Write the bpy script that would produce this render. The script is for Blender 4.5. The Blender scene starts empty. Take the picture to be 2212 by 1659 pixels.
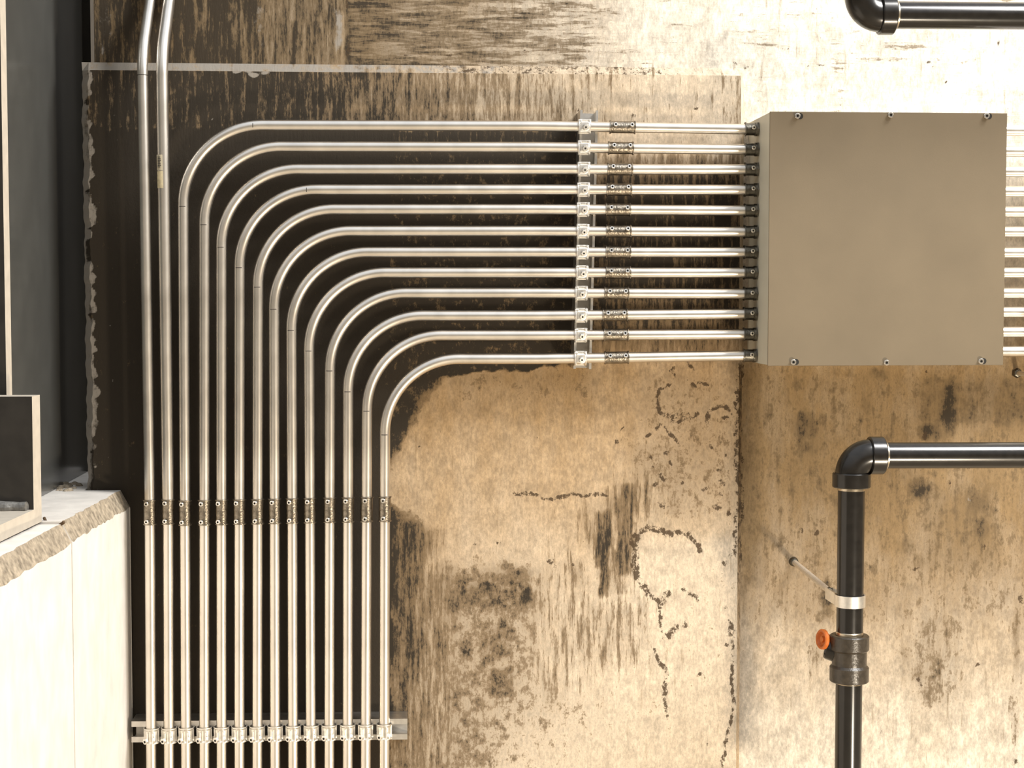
import bpy, bmesh, math, random
import numpy as np
from mathutils import Vector, Matrix

random.seed(7)
rng = np.random.default_rng(11)
C = bpy.context.scene.collection
SC = bpy.context.scene

# ------------------------------------------------------------------ camera
FPX, W, H = 3500.0, 2212, 1659          # focal length in pixels of the 2212 px frame
VPX, VPY = 880.0, 640.0                 # where the wall's own normal meets the picture
D, CZ = 3.7, 1.75                       # distance to the raised panel, camera height
phi = math.atan((H / 2 - VPY) / FPX)
psi = math.atan((W / 2 - VPX) / FPX * math.cos(phi))
ROT = Matrix.Rotation(-psi, 3, 'Z') @ Matrix.Rotation(math.pi / 2 - phi, 3, 'X')
cam = bpy.data.cameras.new('camera')
cam.sensor_width = 36.0
cam.lens = FPX / W * 36.0
cam.clip_start = 0.05
camo = bpy.data.objects.new('camera', cam)
C.objects.link(camo)
camo.location = (0, -D, CZ)
camo.rotation_euler = ROT.to_euler()
SC.camera = camo

# ------------------------------------------------------------------ world, lamps, exposure
SC.view_settings.view_transform = 'Standard'
SC.view_settings.look = 'None'
SC.view_settings.gamma = 1.0
SC.view_settings.use_curve_mapping = False
SC.view_settings.exposure = 0.0

world = bpy.data.worlds.new('sky')
SC.world = world
world.use_nodes = True
wn, wl = world.node_tree.nodes, world.node_tree.links
wn.clear()
wo = wn.new('ShaderNodeOutputWorld')
bg = wn.new('ShaderNodeBackground')
tc = wn.new('ShaderNodeTexCoord')
sx = wn.new('ShaderNodeSeparateXYZ')
mr = wn.new('ShaderNodeMapRange')
mr.inputs['From Min'].default_value = -1.0
rp = wn.new('ShaderNodeValToRGB')
el = rp.color_ramp.elements
el[0].position = 0.0
el[0].color = (0.75, 0.62, 0.45, 1)
el[1].position = 1.0
el[1].color = (1.7, 1.8, 1.95, 1)
for p, c in ((0.46, (0.62, 0.50, 0.36, 1)), (0.51, (0.42, 0.345, 0.25, 1)), (0.575, (0.42, 0.355, 0.27, 1)), (0.67, (1.15, 1.15, 1.15, 1))):
    e = el.new(p)
    e.color = c
wl.new(tc.outputs['Generated'], sx.inputs[0])
wl.new(sx.outputs['Z'], mr.inputs['Value'])
wl.new(mr.outputs[0], rp.inputs[0])
wl.new(rp.outputs[0], bg.inputs[0])
bg.inputs[1].default_value = 0.55
wl.new(bg.outputs[0], wo.inputs[0])


def area_lamp(name, loc, aim, size, power, col):
    l = bpy.data.lights.new(name, 'AREA')
    l.shape = 'SQUARE'
    l.size = size
    l.energy = power
    l.color = col
    o = bpy.data.objects.new(name, l)
    C.objects.link(o)
    o.location = loc
    o.rotation_euler = (Vector(aim) - Vector(loc)).to_track_quat('-Z', 'Y').to_euler()
    return o


area_lamp('sky_opening', (2.3, -1.5, 4.1), (0.9, 0, 2.0), 1.2, 165, (1.0, 0.98, 0.95))
glint = area_lamp('ground_glint', (1.75, -2.3, 0.15), (1.0, 0, 1.1), 0.22, 46, (1.0, 0.87, 0.69))
glint.data.specular_factor = 0.35


# ------------------------------------------------------------------ picture <-> place
def at(px, py, y):
    d = ROT @ Vector(((px - W / 2) / FPX, -(py - H / 2) / FPX, -1.0))
    t = (y + D) / d.y
    return Vector((0, -D, CZ)) + d * t


def project(X, Y, Z):
    R = np.array(ROT)
    P = np.stack([X, Y + D, Z - CZ], -1) @ R
    return W / 2 - FPX * P[..., 0] / P[..., 2], H / 2 + FPX * P[..., 1] / P[..., 2]


# ------------------------------------------------------------------ materials
def mat(name, col=(0.5, 0.5, 0.5), rough=0.5, metal=0.0, var=0.0, vscale=40.0, stretch=(1, 1, 1), bump=0.0, bscale=200.0, spec=0.5, coat=0.0, rvar=0.0):
    m = bpy.data.materials.new(name)
    m.use_nodes = True
    n, l = m.node_tree.nodes, m.node_tree.links
    b = n['Principled BSDF']
    b.inputs['Base Color'].default_value = (*col, 1)
    b.inputs['Roughness'].default_value = rough
    b.inputs['Metallic'].default_value = metal
    b.inputs['Specular IOR Level'].default_value = spec
    b.inputs['Coat Weight'].default_value = coat
    t = n.new('ShaderNodeTexCoord')
    mp = n.new('ShaderNodeMapping')
    mp.inputs['Scale'].default_value = stretch
    l.new(t.outputs['Object'], mp.inputs[0])
    if var:
        nz = n.new('ShaderNodeTexNoise')
        nz.inputs['Scale'].default_value = vscale
        nz.inputs['Detail'].default_value = 6
        l.new(mp.outputs[0], nz.inputs['Vector'])
        r = n.new('ShaderNodeValToRGB')
        r.color_ramp.elements[0].position = 0.3
        r.color_ramp.elements[1].position = 0.7
        r.color_ramp.elements[0].color = (*[c * (1 - var) for c in col], 1)
        r.color_ramp.elements[1].color = (*[min(1, c * (1 + var)) for c in col], 1)
        l.new(nz.outputs['Fac'], r.inputs[0])
        l.new(r.outputs[0], b.inputs['Base Color'])
        if rvar:
            q = n.new('ShaderNodeMapRange')
            q.inputs['To Min'].default_value = rough - rvar
            q.inputs['To Max'].default_value = rough + rvar
            l.new(nz.outputs['Fac'], q.inputs['Value'])
            l.new(q.outputs[0], b.inputs['Roughness'])
    if bump:
        nb = n.new('ShaderNodeTexNoise')
        nb.inputs['Scale'].default_value = bscale
        nb.inputs['Detail'].default_value = 4
        l.new(mp.outputs[0], nb.inputs['Vector'])
        bp = n.new('ShaderNodeBump')
        bp.inputs['Strength'].default_value = bump
        bp.inputs['Distance'].default_value = 0.004
        l.new(nb.outputs['Fac'], bp.inputs['Height'])
        l.new(bp.outputs[0], b.inputs['Normal'])
    return m


def concrete(name, tan, pale, dark, line, horizontal=False):
    """cast concrete: tan body, pale tone with painted light, dark stains with painted shade (dark/streak), ring and crack stains (line)"""
    m = bpy.data.materials.new(name)
    m.use_nodes = True
    n, l = m.node_tree.nodes, m.node_tree.links
    b = n['Principled BSDF']
    b.inputs['Roughness'].default_value = 0.85
    b.inputs['Specular IOR Level'].default_value = 0.25
    t = n.new('ShaderNodeTexCoord')

    def noise(scale, stretch, detail=7, rough=0.62):
        mp = n.new('ShaderNodeMapping')
        mp.inputs['Scale'].default_value = stretch
        l.new(t.outputs['Object'], mp.inputs[0])
        z = n.new('ShaderNodeTexNoise')
        z.inputs['Scale'].default_value = scale
        z.inputs['Detail'].default_value = detail
        z.inputs['Roughness'].default_value = rough
        l.new(mp.outputs[0], z.inputs['Vector'])
        return z.outputs['Fac']

    def attr(nm):
        a = n.new('ShaderNodeAttribute')
        a.attribute_name = nm
        return a.outputs['Fac']

    def math_(op, a, bb, c=None):
        q = n.new('ShaderNodeMath')
        q.operation = op
        for i, v in enumerate((a, bb, c)):
            if v is None:
                continue
            if isinstance(v, (int, float)):
                q.inputs[i].default_value = v
            else:
                l.new(v, q.inputs[i])
        return q.outputs[0]

    def smooth(v, lo, hi, tmin=0.0, tmax=1.0):
        q = n.new('ShaderNodeMapRange')
        q.interpolation_type = 'SMOOTHSTEP'
        q.inputs['From Min'].default_value = lo
        q.inputs['From Max'].default_value = hi
        q.inputs['To Min'].default_value = tmin
        q.inputs['To Max'].default_value = tmax
        l.new(v, q.inputs['Value'])
        return q.outputs[0]

    def mix(f, a, bb, mode='MIX'):
        q = n.new('ShaderNodeMix')
        q.data_type = 'RGBA'
        q.blend_type = mode
        if isinstance(f, (int, float)):
            q.inputs['Factor'].default_value = f
        else:
            l.new(f, q.inputs['Factor'])
        for i, v in ((6, a), (7, bb)):
            if isinstance(v, tuple):
                q.inputs[i].default_value = (*v, 1)
            else:
                l.new(v, q.inputs[i])
        return q.outputs[2]

    iso = noise(34, (1, 1, 0.8), 12, 0.74)
    run = noise(9, (9, 1, 1.0), 8, 0.7) if not horizontal else noise(9, (1.0, 1, 8), 8, 0.7)
    runv = noise(9, (9, 1, 1.0), 8, 0.7)
    big = noise(6, (1.6, 1, 0.6), 9, 0.68)
    fine = noise(170, (1, 1, 0.5), 5, 0.6)
    st = attr('streak')
    nm = n.new('ShaderNodeMix')
    nm.data_type = 'FLOAT'
    l.new(st, nm.inputs['Factor'])
    l.new(iso, nm.inputs[2])
    l.new(run, nm.inputs[3])
    nv = n.new('ShaderNodeMix')
    nv.data_type = 'FLOAT'
    l.new(attr('streakv'), nv.inputs['Factor'])
    l.new(nm.outputs[0], nv.inputs[2])
    l.new(runv, nv.inputs[3])
    nmix = nv.outputs[0]
    grit = noise(120, (1.3, 1, 0.55), 10, 0.78)
    # body
    base = mix(math_('ADD', attr('pale'), smooth(big, 0.3, 0.7, -0.12, 0.13)), tan, pale)
    tone = smooth(iso, 0.3, 0.7, 0.72, 1.16)
    tone = math_('MULTIPLY', tone, smooth(grit, 0.3, 0.7, 0.72, 1.2))
    comb = n.new('ShaderNodeCombineColor')
    for i in range(3):
        l.new(tone, comb.inputs[i])
    base = mix(1.0, base, comb.outputs[0], 'MULTIPLY')
    # thin vertical board-mark streaks everywhere
    base = mix(smooth(runv, 0.56, 0.70, 0.0, 0.5), base, tuple(c * 0.55 for c in tan))
    # specks
    base = mix(smooth(fine, 0.68, 0.74, 0.0, 0.55), base, line)
    # stains and painted shade: a half tone then a full tone
    dk = math_('ADD', attr('dark'), math_('ADD', math_('MULTIPLY', math_('SUBTRACT', nmix, 0.5), 2.8), math_('MULTIPLY', math_('SUBTRACT', grit, 0.5), 1.3)))
    half = tuple(0.62 * a + 0.38 * c for a, c in zip(dark, tan))
    base = mix(smooth(attr('dark'), 0.25, 0.85, 0, 0.5), base, half)
    base = mix(smooth(dk, 0.36, 0.62, 0, 0.8), base, half)
    base = mix(smooth(dk, 0.62, 0.98), base, dark)
    # ring and crack stains
    ln = math_('MULTIPLY', attr('line'), math_('ADD', 1.0, math_('MULTIPLY', math_('SUBTRACT', noise(75, (1, 1, 0.8), 8, 0.75), 0.54), 6.5)))
    base = mix(smooth(ln, 0.38, 0.66, 0, 0.92), base, line)
    # pale bloom, and the light painted on the chamfers
    base = mix(smooth(math_('ADD', attr('chalk_and_light'), math_('MULTIPLY', math_('SUBTRACT', iso, 0.5), 1.2)), 0.45, 0.7), base, (0.33, 0.295, 0.25))
    l.new(base, b.inputs['Base Color'])
    bp = n.new('ShaderNodeBump')
    bp.inputs['Strength'].default_value = 0.45
    bp.inputs['Distance'].default_value = 0.004
    l.new(math_('ADD', math_('MULTIPLY', nmix, 1.0), math_('MULTIPLY', fine, 0.35)), bp.inputs['Height'])
    l.new(bp.outputs[0], b.inputs['Normal'])
    return m


M = {}
M['panel'] = concrete('panel_concrete', (0.43, 0.28, 0.135), (0.74, 0.62, 0.47), (0.042, 0.033, 0.023), (0.075, 0.048, 0.026))
M['wall'] = concrete('wall_concrete', (0.345, 0.235, 0.12), (0.81, 0.735, 0.62), (0.050, 0.038, 0.025), (0.075, 0.048, 0.026), True)
M['block'] = mat('pale_concrete', (0.88, 0.83, 0.76), 0.9, 0, 0.10, 18, (1, 1, 0.6), 0.25, 90, 0.2)
M['block_edge'] = mat('rough_concrete', (0.42, 0.35, 0.26), 0.9, 0, 0.45, 75, (1, 1, 1), 0.5, 320, 0.2)
M['ground'] = mat('ground_concrete', (0.50, 0.42, 0.31), 0.9, 0, 0.15, 8, (1, 1, 1), 0.2, 60, 0.2)
M['backdrop'] = mat('backdrop_dark', (0.06, 0.055, 0.05), 0.9, 0, 0.2, 20)
M['emt'] = mat('galvanized_tube', (0.85, 0.80, 0.725), 0.34, 1.0, 0.09, 14, (1.5, 1.5, 1), rvar=0.05)
M['cast'] = mat('coupling_steel', (0.33, 0.29, 0.235), 0.33, 1.0, 0.35, 90, (1, 1, 1), 0.25, 260, rvar=0.1)
M['cast_dark'] = mat('connector_steel', (0.16, 0.15, 0.125), 0.38, 1.0, 0.35, 90, (1, 1, 1), 0.2, 260, rvar=0.1)
M['zinc'] = mat('zinc_plate', (0.92, 0.89, 0.83), 0.42, 1.0, 0.08, 120)
M['strut'] = mat('strut_steel', (0.72, 0.69, 0.64), 0.4, 1.0, 0.12, 60)
M['screw'] = mat('screw_steel', (0.85, 0.82, 0.76), 0.28, 1.0, 0.05, 200)
M['slot'] = mat('dark_recess', (0.02, 0.018, 0.015), 0.8)
M['box'] = mat('brown_grey_paint', (0.19, 0.148, 0.094), 0.5, 0, 0.07, 7, (1, 1, 1), 0.03, 400)
M['body'] = mat('side_lit_paint', (0.66, 0.62, 0.50), 0.5, 0, 0.07, 7)  # box sides: light from the left put into a paler paint
M['black'] = mat('black_iron', (0.012, 0.010, 0.008), 0.22, 0.0, 0.3, 60, spec=0.55, rvar=0.03)
M['iron'] = mat('brown_iron', (0.045, 0.035, 0.024), 0.33, 0.0, 0.3, 80, (1, 1, 1), 0.2, 160, spec=0.6)
M['thread'] = mat('cut_thread', (0.6, 0.52, 0.40), 0.3, 1.0, 0.2, 120)
M['rod'] = mat('rod_steel', (0.78, 0.70, 0.58), 0.42, 0.6, 0.1, 120)
M['orange'] = mat('orange_plastic', (0.60, 0.15, 0.025), 0.4, 0, 0.15, 120)
M['steel'] = mat('dark_painted_steel', (0.030, 0.026, 0.021), 0.5, 0, 0.2, 30, spec=0.3)
M['web'] = mat('glossy_steel', (0.085, 0.085, 0.078), 0.2, 0.0, 0.1, 10, spec=0.5)
M['edge'] = mat('side_lit_steel', (0.62, 0.55, 0.45), 0.6, 0, 0.08, 40)  # same steel painted paler where its ends catch the light
M['weld'] = mat('weld_bead', (0.22, 0.21, 0.19), 0.5, 0.3, 0.3, 120, (1, 1, 1), 0.6, 90)
M['paper'] = mat('paper_sticker', (0.70, 0.60, 0.38), 0.8, 0, 0.2, 130)
M['ink'] = mat('ink', (0.03, 0.025, 0.02), 0.7)
M['twig'] = mat('dry_twig', (0.12, 0.075, 0.04), 0.9, 0, 0.3, 90)


# ------------------------------------------------------------------ mesh building
class MB:
    def __init__(self):
        self.v, self.f, self.s, self.m = [], [], [], []

    def add(self, verts, faces, smooth=False, mi=0):
        k = len(self.v)
        self.v += [Vector(p) for p in verts]
        for f in faces:
            self.f.append([i + k for i in f])
            self.s.append(smooth)
            self.m.append(mi)
        return self

    def box(self, lo, hi, bev=0.0, mi=0):
        lo, hi = Vector(lo), Vector(hi)
        bm = bmesh.new()
        bmesh.ops.create_cube(bm, size=1.0)
        for v in bm.verts:
            v.co = Vector([(lo[i] + hi[i]) / 2 + v.co[i] * (hi[i] - lo[i]) for i in range(3)])
        if bev:
            bmesh.ops.bevel(bm, geom=list(bm.edges), offset=bev, segments=2, affect='EDGES', profile=0.5)
        bm.verts.ensure_lookup_table()
        bm.verts.index_update()
        self.add([v.co.copy() for v in bm.verts], [[v.index for v in f.verts] for f in bm.faces], False, mi)
        bm.free()
        return self

    def tube(self, pts, r, seg=24, caps=True, mi=0):
        pts = [Vector(p) for p in pts]
        rr = r if isinstance(r, (list, tuple)) else [r] * len(pts)
        tg = []
        for i in range(len(pts)):
            a = pts[max(0, i - 1)]
            b = pts[min(len(pts) - 1, i + 1)]
            tg.append((b - a).normalized())
        up = Vector((0, -1, 0)) if abs(tg[0].y) < 0.9 else Vector((0, 0, 1))
        n = (up - tg[0] * up.dot(tg[0])).normalized()
        V, F = [], []
        for i, p in enumerate(pts):
            if i:
                n = tg[i - 1].rotation_difference(tg[i]) @ n
            bn = tg[i].cross(n)
            for k in range(seg):
                a = 2 * math.pi * k / seg
                V.append(p + (n * math.cos(a) + bn * math.sin(a)) * rr[i])
        for i in range(len(pts) - 1):
            for k in range(seg):
                a, b = i * seg + k, i * seg + (k + 1) % seg
                F.append([a, b, b + seg, a + seg])
        self.add(V, F, True, mi)
        if caps:
            e = (len(pts) - 1) * seg
            self.add(V[:seg], [list(range(seg))[::-1]], False, mi)
            self.add(V[e:], [list(range(seg))], False, mi)
        return self

    def lathe(self, base, axis, prof, seg=28, mi=0, smooth=True):
        """prof: (radius, distance along axis); sharp corners by splitting rings"""
        base, ax = Vector(base), Vector(axis).normalized()
        up = Vector((0, -1, 0)) if abs(ax.y) < 0.9 else Vector((0, 0, 1))
        n = (up - ax * up.dot(ax)).normalized()
        bn = ax.cross(n)

        def ring(r, h):
            return [base + ax * h + (n * math.cos(2 * math.pi * k / seg) + bn * math.sin(2 * math.pi * k / seg)) * max(r, 1e-5) for k in range(seg)]
        for (r0, h0), (r1, h1) in zip(prof, prof[1:]):
            V = ring(r0, h0) + ring(r1, h1)
            self.add(V, [[k, (k + 1) % seg, seg + (k + 1) % seg, seg + k] for k in range(seg)], smooth, mi)
        return self

    def extrude(self, poly, direction, mi=0):
        """closed polygon of points, swept by a vector"""
        poly = [Vector(p) for p in poly]
        d = Vector(direction)
        k = len(poly)
        V = poly + [p + d for p in poly]
        F = [[i, (i + 1) % k, k + (i + 1) % k, k + i] for i in range(k)]
        F += [list(range(k))[::-1], list(range(k, 2 * k))]
        return self.add(V, F, False, mi)

    def hexa(self, base, axis, r, h, mi=0):
        self.lathe(base, axis, [(0, 0), (r, 0), (r, h * 0.8), (r * 0.86, h), (0, h)], 6, mi, False)
        return self

    def build(self, name, mats, parent=None, weld=False):
        org = Vector(parent.matrix_world.translation) if parent else Vector((0, 0, 0))
        if parent:
            org = abs_loc(parent)
        me = bpy.data.meshes.new(name)
        me.from_pydata([tuple(p - org) for p in self.v], [], self.f)
        for x in (mats if isinstance(mats, (list, tuple)) else [mats]):
            me.materials.append(x)
        me.polygons.foreach_set('use_smooth', self.s)
        me.polygons.foreach_set('material_index', self.m)
        bm = bmesh.new()
        bm.from_mesh(me)
        bmesh.ops.remove_doubles(bm, verts=bm.verts, dist=1e-6)
        bmesh.ops.recalc_face_normals(bm, faces=bm.faces)
        for e in bm.edges:
            if len(e.link_faces) == 2 and e.calc_face_angle(0) > 0.3:
                e.smooth = False
        bm.to_mesh(me)
        bm.free()
        o = bpy.data.objects.new(name, me)
        C.objects.link(o)
        if parent:
            o.parent = parent
        return o


def abs_loc(o):
    p = Vector(o.location)
    while o.parent:
        o = o.parent
        p = p + Vector(o.location)
    return p


def thing(name, label, cat, loc=(0, 0, 0), group=None):
    o = bpy.data.objects.new(name, None)
    o.empty_display_size = 0.05
    C.objects.link(o)
    o.location = loc
    return tag(o, label, cat, group)


def tag(o, label, cat, group=None):
    o['label'] = label
    o['category'] = cat
    if group:
        o['group'] = group
    return o


def struct(o, label=None):
    o['kind'] = 'structure'
    if label:
        o['label'] = label
    return o


ORD = ['first', 'second', 'third', 'fourth', 'fifth', 'sixth', 'seventh', 'eighth', 'ninth', 'tenth', 'eleventh', 'twelfth', 'thirteenth', 'fourteenth']


def dup(root, loc, label, rot=None):
    r = root.copy()
    C.objects.link(r)
    r.location = loc
    if rot is not None:
        r.rotation_euler = rot
    r['label'] = label
    for ch in list(root.children):
        c = ch.copy()
        C.objects.link(c)
        c.parent = r
        for g in ch.children:
            d = g.copy()
            C.objects.link(d)
            d.parent = c
    return r


# ------------------------------------------------------------------ stain and painted-shade authoring (numpy, in wall coordinates read off the photo)
def sm(x, a, b):
    t = np.clip((x - a) / (b - a), 0, 1)
    return t * t * (3 - 2 * t)


def area(px, py, x0, x1, y0, y1, s=20):
    return sm(px, x0 - s, x0 + s) * (1 - sm(px, x1 - s, x1 + s)) * sm(py, y0 - s, y0 + s) * (1 - sm(py, y1 - s, y1 + s))


def blob(px, py, x, y, rx, ry):
    return np.exp(-(((px - x) / rx) ** 2 + ((py - y) / ry) ** 2))


def seg_dist(px, py, pts):
    d = np.full(px.shape, 1e9)
    for (ax, ay), (bx, by) in zip(pts, pts[1:]):
        vx, vy = bx - ax, by - ay
        t = np.clip(((px - ax) * vx + (py - ay) * vy) / (vx * vx + vy * vy + 1e-9), 0, 1)
        d = np.minimum(d, np.hypot(px - ax - t * vx, py - ay - t * vy))
    return d


def stroke(px, py, pts, w):
    return np.exp(-(seg_dist(px, py, pts) / w) ** 2)


def warp(px, py):
    g = np.random.default_rng(5)
    dx, dy = np.zeros_like(px), np.zeros_like(py)
    for lam, amp in ((150, 4.0), (70, 2.5), (34, 1.5), (18, 0.8)):
        for _ in range(5):
            a, p, q = g.uniform(0, 2 * np.pi, 3)
            k = 2 * np.pi / (lam * g.uniform(0.7, 1.4))
            w = np.sin(k * (px * np.cos(a) + py * np.sin(a)) + p)
            dx += amp * 0.55 * w * np.cos(q)
            dy += amp * 0.55 * w * np.sin(q)
    return px + dx, py + dy


def grid_wall(name, m, xs, zs, depth_fn, stain_shade_fn, back=None, rim=None):
    X, Z = np.meshgrid(xs, zs)
    Yy = depth_fn(X, Z)
    nx, nz = len(xs), len(zs)
    V = np.stack([X, Yy, Z], -1).reshape(-1, 3)
    i = np.arange((nx - 1) * (nz - 1))
    r, c = i // (nx - 1), i % (nx - 1)
    a = r * nx + c
    F = np.stack([a, a + 1, a + nx + 1, a + nx], -1)
    faces = F.tolist()
    verts = V.tolist()
    if back is not None:
        ring = [k for k in range(nx)] + [r_ * nx + nx - 1 for r_ in range(1, nz)] + [(nz - 1) * nx + k for k in range(nx - 2, -1, -1)] + [r_ * nx for r_ in range(nz - 2, 0, -1)]
        b0 = len(verts)
        verts += [(verts[k][0], back, verts[k][2]) for k in ring]
        q = len(ring)
        faces += [[ring[j], b0 + j, b0 + (j + 1) % q, ring[(j + 1) % q]] for j in range(q)]
        faces.append([b0 + j for j in range(q)])
    me = bpy.data.meshes.new(name)
    me.from_pydata(verts, [], faces)
    me.materials.append(m)
    PX, PY = warp(*project(V[:, 0], V[:, 1], V[:, 2]))
    ch = stain_shade_fn(PX, PY)
    if rim:
        rim({k: v.reshape(nz, nx) for k, v in ch.items()}, PX.reshape(nz, nx), PY.reshape(nz, nx))
    for k in ('dark', 'streak', 'streakv', 'line', 'pale', 'chalk_and_light'):
        arr = np.zeros(len(verts), dtype=np.float32)
        if k in ch:
            arr[:len(V)] = ch[k]
        at_ = me.attributes.new(k, 'FLOAT', 'POINT')
        at_.data.foreach_set('value', arr)
    o = bpy.data.objects.new(name, me)
    C.objects.link(o)
    return o


def panel_stains_shade(px, py):
    z = np.zeros_like(px)
    dark = z.copy()
    mx = np.maximum
    # dark stain plus painted shade over the left side and behind the bends
    edge = np.interp(py, [0, 780, 815, 850, 900, 950, 1000, 1050, 1090, 1110, 1130, 1150, 1180, 1250, 1400, 1659],
                     [1290, 1290, 960, 932, 903, 872, 850, 838, 838, 890, 915, 945, 950, 900, 875, 865])
    wd = np.where(py > 1095, 62.0, 26.0)
    dark = mx(dark, np.where(px < 846, 1.3, np.interp(py, [1080, 1150, 1500, 1659], [1.05, 0.86, 0.82, 0.75])) * (1 - sm(px, edge - wd, edge + wd)) * sm(py, 262, 285))
    top = np.interp(px, [0, 600, 760, 900, 1050, 1200, 1300, 1400, 1480, 1560, 1600], [1.05, 1.0, 0.85, 0.68, 0.56, 0.44, 0.34, 0.2, 0.12, 0.3, 0.5])
    dark = mx(dark, top * (1 - sm(py, 270, 300)))
    dark = mx(dark, area(px, py, 1290, 1610, 300, 420, 25) * np.interp(py, [300, 345, 400], [0.2, 0.55, 0.9]))
    dark = mx(dark, area(px, py, 1270, 1610, 400, 790, 25) * np.interp(py, [400, 600, 700, 760, 790], [1.0, 0.95, 0.78, 0.55, 0.3]))  # shade between the conduit rows darkened into the colour
    dark = mx(dark, area(px, py, 870, 1290, 760, 800, 12) * 0.4)
    # lower left mottling
    dark = mx(dark, 0.82 * area(px, py, 800, 930, 1150, 1700, 45) * np.interp(py, [1150, 1400, 1659], [1.0, 0.95, 0.72]))
    dark = mx(dark, np.interp(px, [860, 980, 1120, 1260, 1400], [0.62, 0.56, 0.50, 0.34, 0.16]) * sm(py, 1150, 1260) * (1 - 0.5 * sm(py, 1480, 1700) * sm(px, 1000, 1150)))
    dark = mx(dark, 0.64 * area(px, py, 840, 1165, 1205 + 0.12 * (1160 - px), 1345, 34))
    dark = mx(dark, 0.72 * area(px, py, 960, 1110, 1235, 1335, 40))
    dark = mx(dark, 0.92 * blob(px, py, 1135, 1288, 32, 34))
    dark = mx(dark, 0.86 * area(px, py, 1102, 1124, 1238, 1310, 8))
    dark = mx(dark, 0.66 * area(px, py, 1025, 1120, 1330, 1440, 26))
    dark = mx(dark, 0.70 * area(px, py, 1045, 1115, 1430, 1515, 20))
    dark = mx(dark, 0.62 * area(px, py, 900, 975, 1470, 1520, 24))
    dark = mx(dark, 0.60 * area(px, py, 1000, 1050, 1540, 1600, 22))
    dark = mx(dark, 0.35 * area(px, py, 1000, 1250, 1300, 1659, 80))
    # board grain column
    dark = mx(dark, 0.80 * area(px, py, 1286, 1322, 1105 - 0.4 * (px - 1286), 1295, 12))
    dark = mx(dark, 0.72 * area(px, py, 1328, 1374, 1045, 1250, 14))
    dark = mx(dark, 0.5 * area(px, py, 1300, 1365, 1040, 1290, 16))
    dark = mx(dark, 0.68 * blob(px, py, 1345, 1090, 60, 60))
    dark = mx(dark, 0.47 * area(px, py, 1170, 1420, 1270, 1460, 70))
    dark = mx(dark, 0.5 * area(px, py, 1240, 1300, 1080, 1180, 30))
    dark = mx(dark, 0.46 * area(px, py, 1340, 1500, 940, 1130, 40))
    dark = mx(dark, 0.36 * area(px, py, 1370, 1590, 800, 1130, 30))
    dark = mx(dark, 0.55 * blob(px, py, 1240, 1240, 22, 50))
    dark = mx(dark, 0.36 * area(px, py, 960, 1300, 790, 860, 30))
    streak = mx(0.85 * (1 - sm(py, 300, 360)), 0.9 * area(px, py, 1160, 1440, 1020, 1500, 50))
    streak = mx(streak, 0.7 * area(px, py, 840, 980, 1130, 1659, 30))
    L = [([(1448, 832), (1420, 842), (1414, 872), (1424, 895), (1440, 902)], 5), ([(1432, 898), (1462, 898), (1480, 905), (1500, 893)], 8),
         ([(1450, 910), (1470, 912)], 5), ([(1522, 912), (1530, 892), (1550, 878), (1576, 878), (1582, 895), (1562, 905)], 5), ([(1520, 915), (1524, 900)], 7),
         ([(1110, 1070), (1170, 1073), (1225, 1072), (1265, 1070), (1310, 1066)], 5), ([(1370, 1158), (1400, 1140), (1440, 1155), (1490, 1150), (1512, 1178)], 8),
         ([(1370, 1160), (1374, 1200), (1380, 1250), (1396, 1285), (1425, 1302), (1440, 1282)], 9), ([(1424, 1310), (1428, 1350), (1440, 1370)], 5),
         ([(1440, 1372), (1460, 1360), (1478, 1354)], 8), ([(1420, 1405), (1428, 1430), (1440, 1455)], 6), ([(1434, 1470), (1438, 1520), (1445, 1545)], 6),
         ([(1480, 1272), (1495, 1285), (1505, 1294)], 5), ([(1576, 1340), (1583, 1430), (1580, 1500), (1578, 1560), (1566, 1600), (1558, 1659)], 5),
         ([(1430, 925), (1415, 935), (1400, 942)], 5), ([(1440, 925), (1472, 960)], 4), ([(1452, 800), (1456, 822)], 6), ([(1494, 826), (1500, 836)], 7),
         ([(1484, 780), (1500, 796)], 6), ([(1510, 824), (1532, 826)], 5), ([(1340, 930), (1352, 917)], 2.5), ([(1334, 960), (1336, 952)], 4)]
    line = z.copy()
    for p, w in L:
        line = mx(line, 0.95 * stroke(px, py, p, w * 1.05))
    for x, y, r in ((1471, 960, 7), (1521, 1055, 9), (1536, 966, 8), (1570, 985, 6), (1557, 1020, 7), (1560, 1045, 8), (1550, 1100, 9), (1570, 1110, 7), (1555, 1070, 6),
                    (1405, 985, 8), (1445, 980, 6), (1410, 1005, 7), (1450, 1000, 6), (1430, 1030, 12), (1435, 1085, 12), (1420, 1050, 8), (1468, 1040, 6), (1563, 1210, 8),
                    (1185, 1215, 10), (1195, 1225, 9), (1077, 1170, 8), (1516, 1190, 7), (1530, 1610, 6), (1567, 1640, 6), (1512, 1452, 8), (1505, 232, 6), (1372, 254, 6),
                    (905, 975, 3), (1163, 953, 4), (1236, 1222, 5), (1570, 1395, 6), (1573, 1310, 5), (1575, 1200, 6), (1250, 236, 5), (1025, 1172, 5), (1100, 1555, 5)):
        line = mx(line, 0.95 * blob(px, py, x, y, r, r))
    line = mx(line, 0.8 * stroke(px, py, [(1600, 780), (1592, 1000), (1588, 1200)], 8))
    line = mx(line, 0.35 * stroke(px, py, [(1588, 1200), (1580, 1659)], 8))
    pale = np.interp(py, [150, 300, 780, 900, 1100, 1300, 1500, 1659], [0.8, 0.6, 0.08, 0.10, 0.42, 0.8, 0.95, 1.0]) + 0.15 * sm(px, 1250, 1500) - 0.25 * (1 - sm(px, 850, 1100)) * sm(py, 1000, 1200)  # paler top and foot hold part of the light gradient
    pale = np.clip(pale + 0.25 * area(px, py, 1370, 1590, 1160, 1659, 20), 0, 1)
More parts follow.
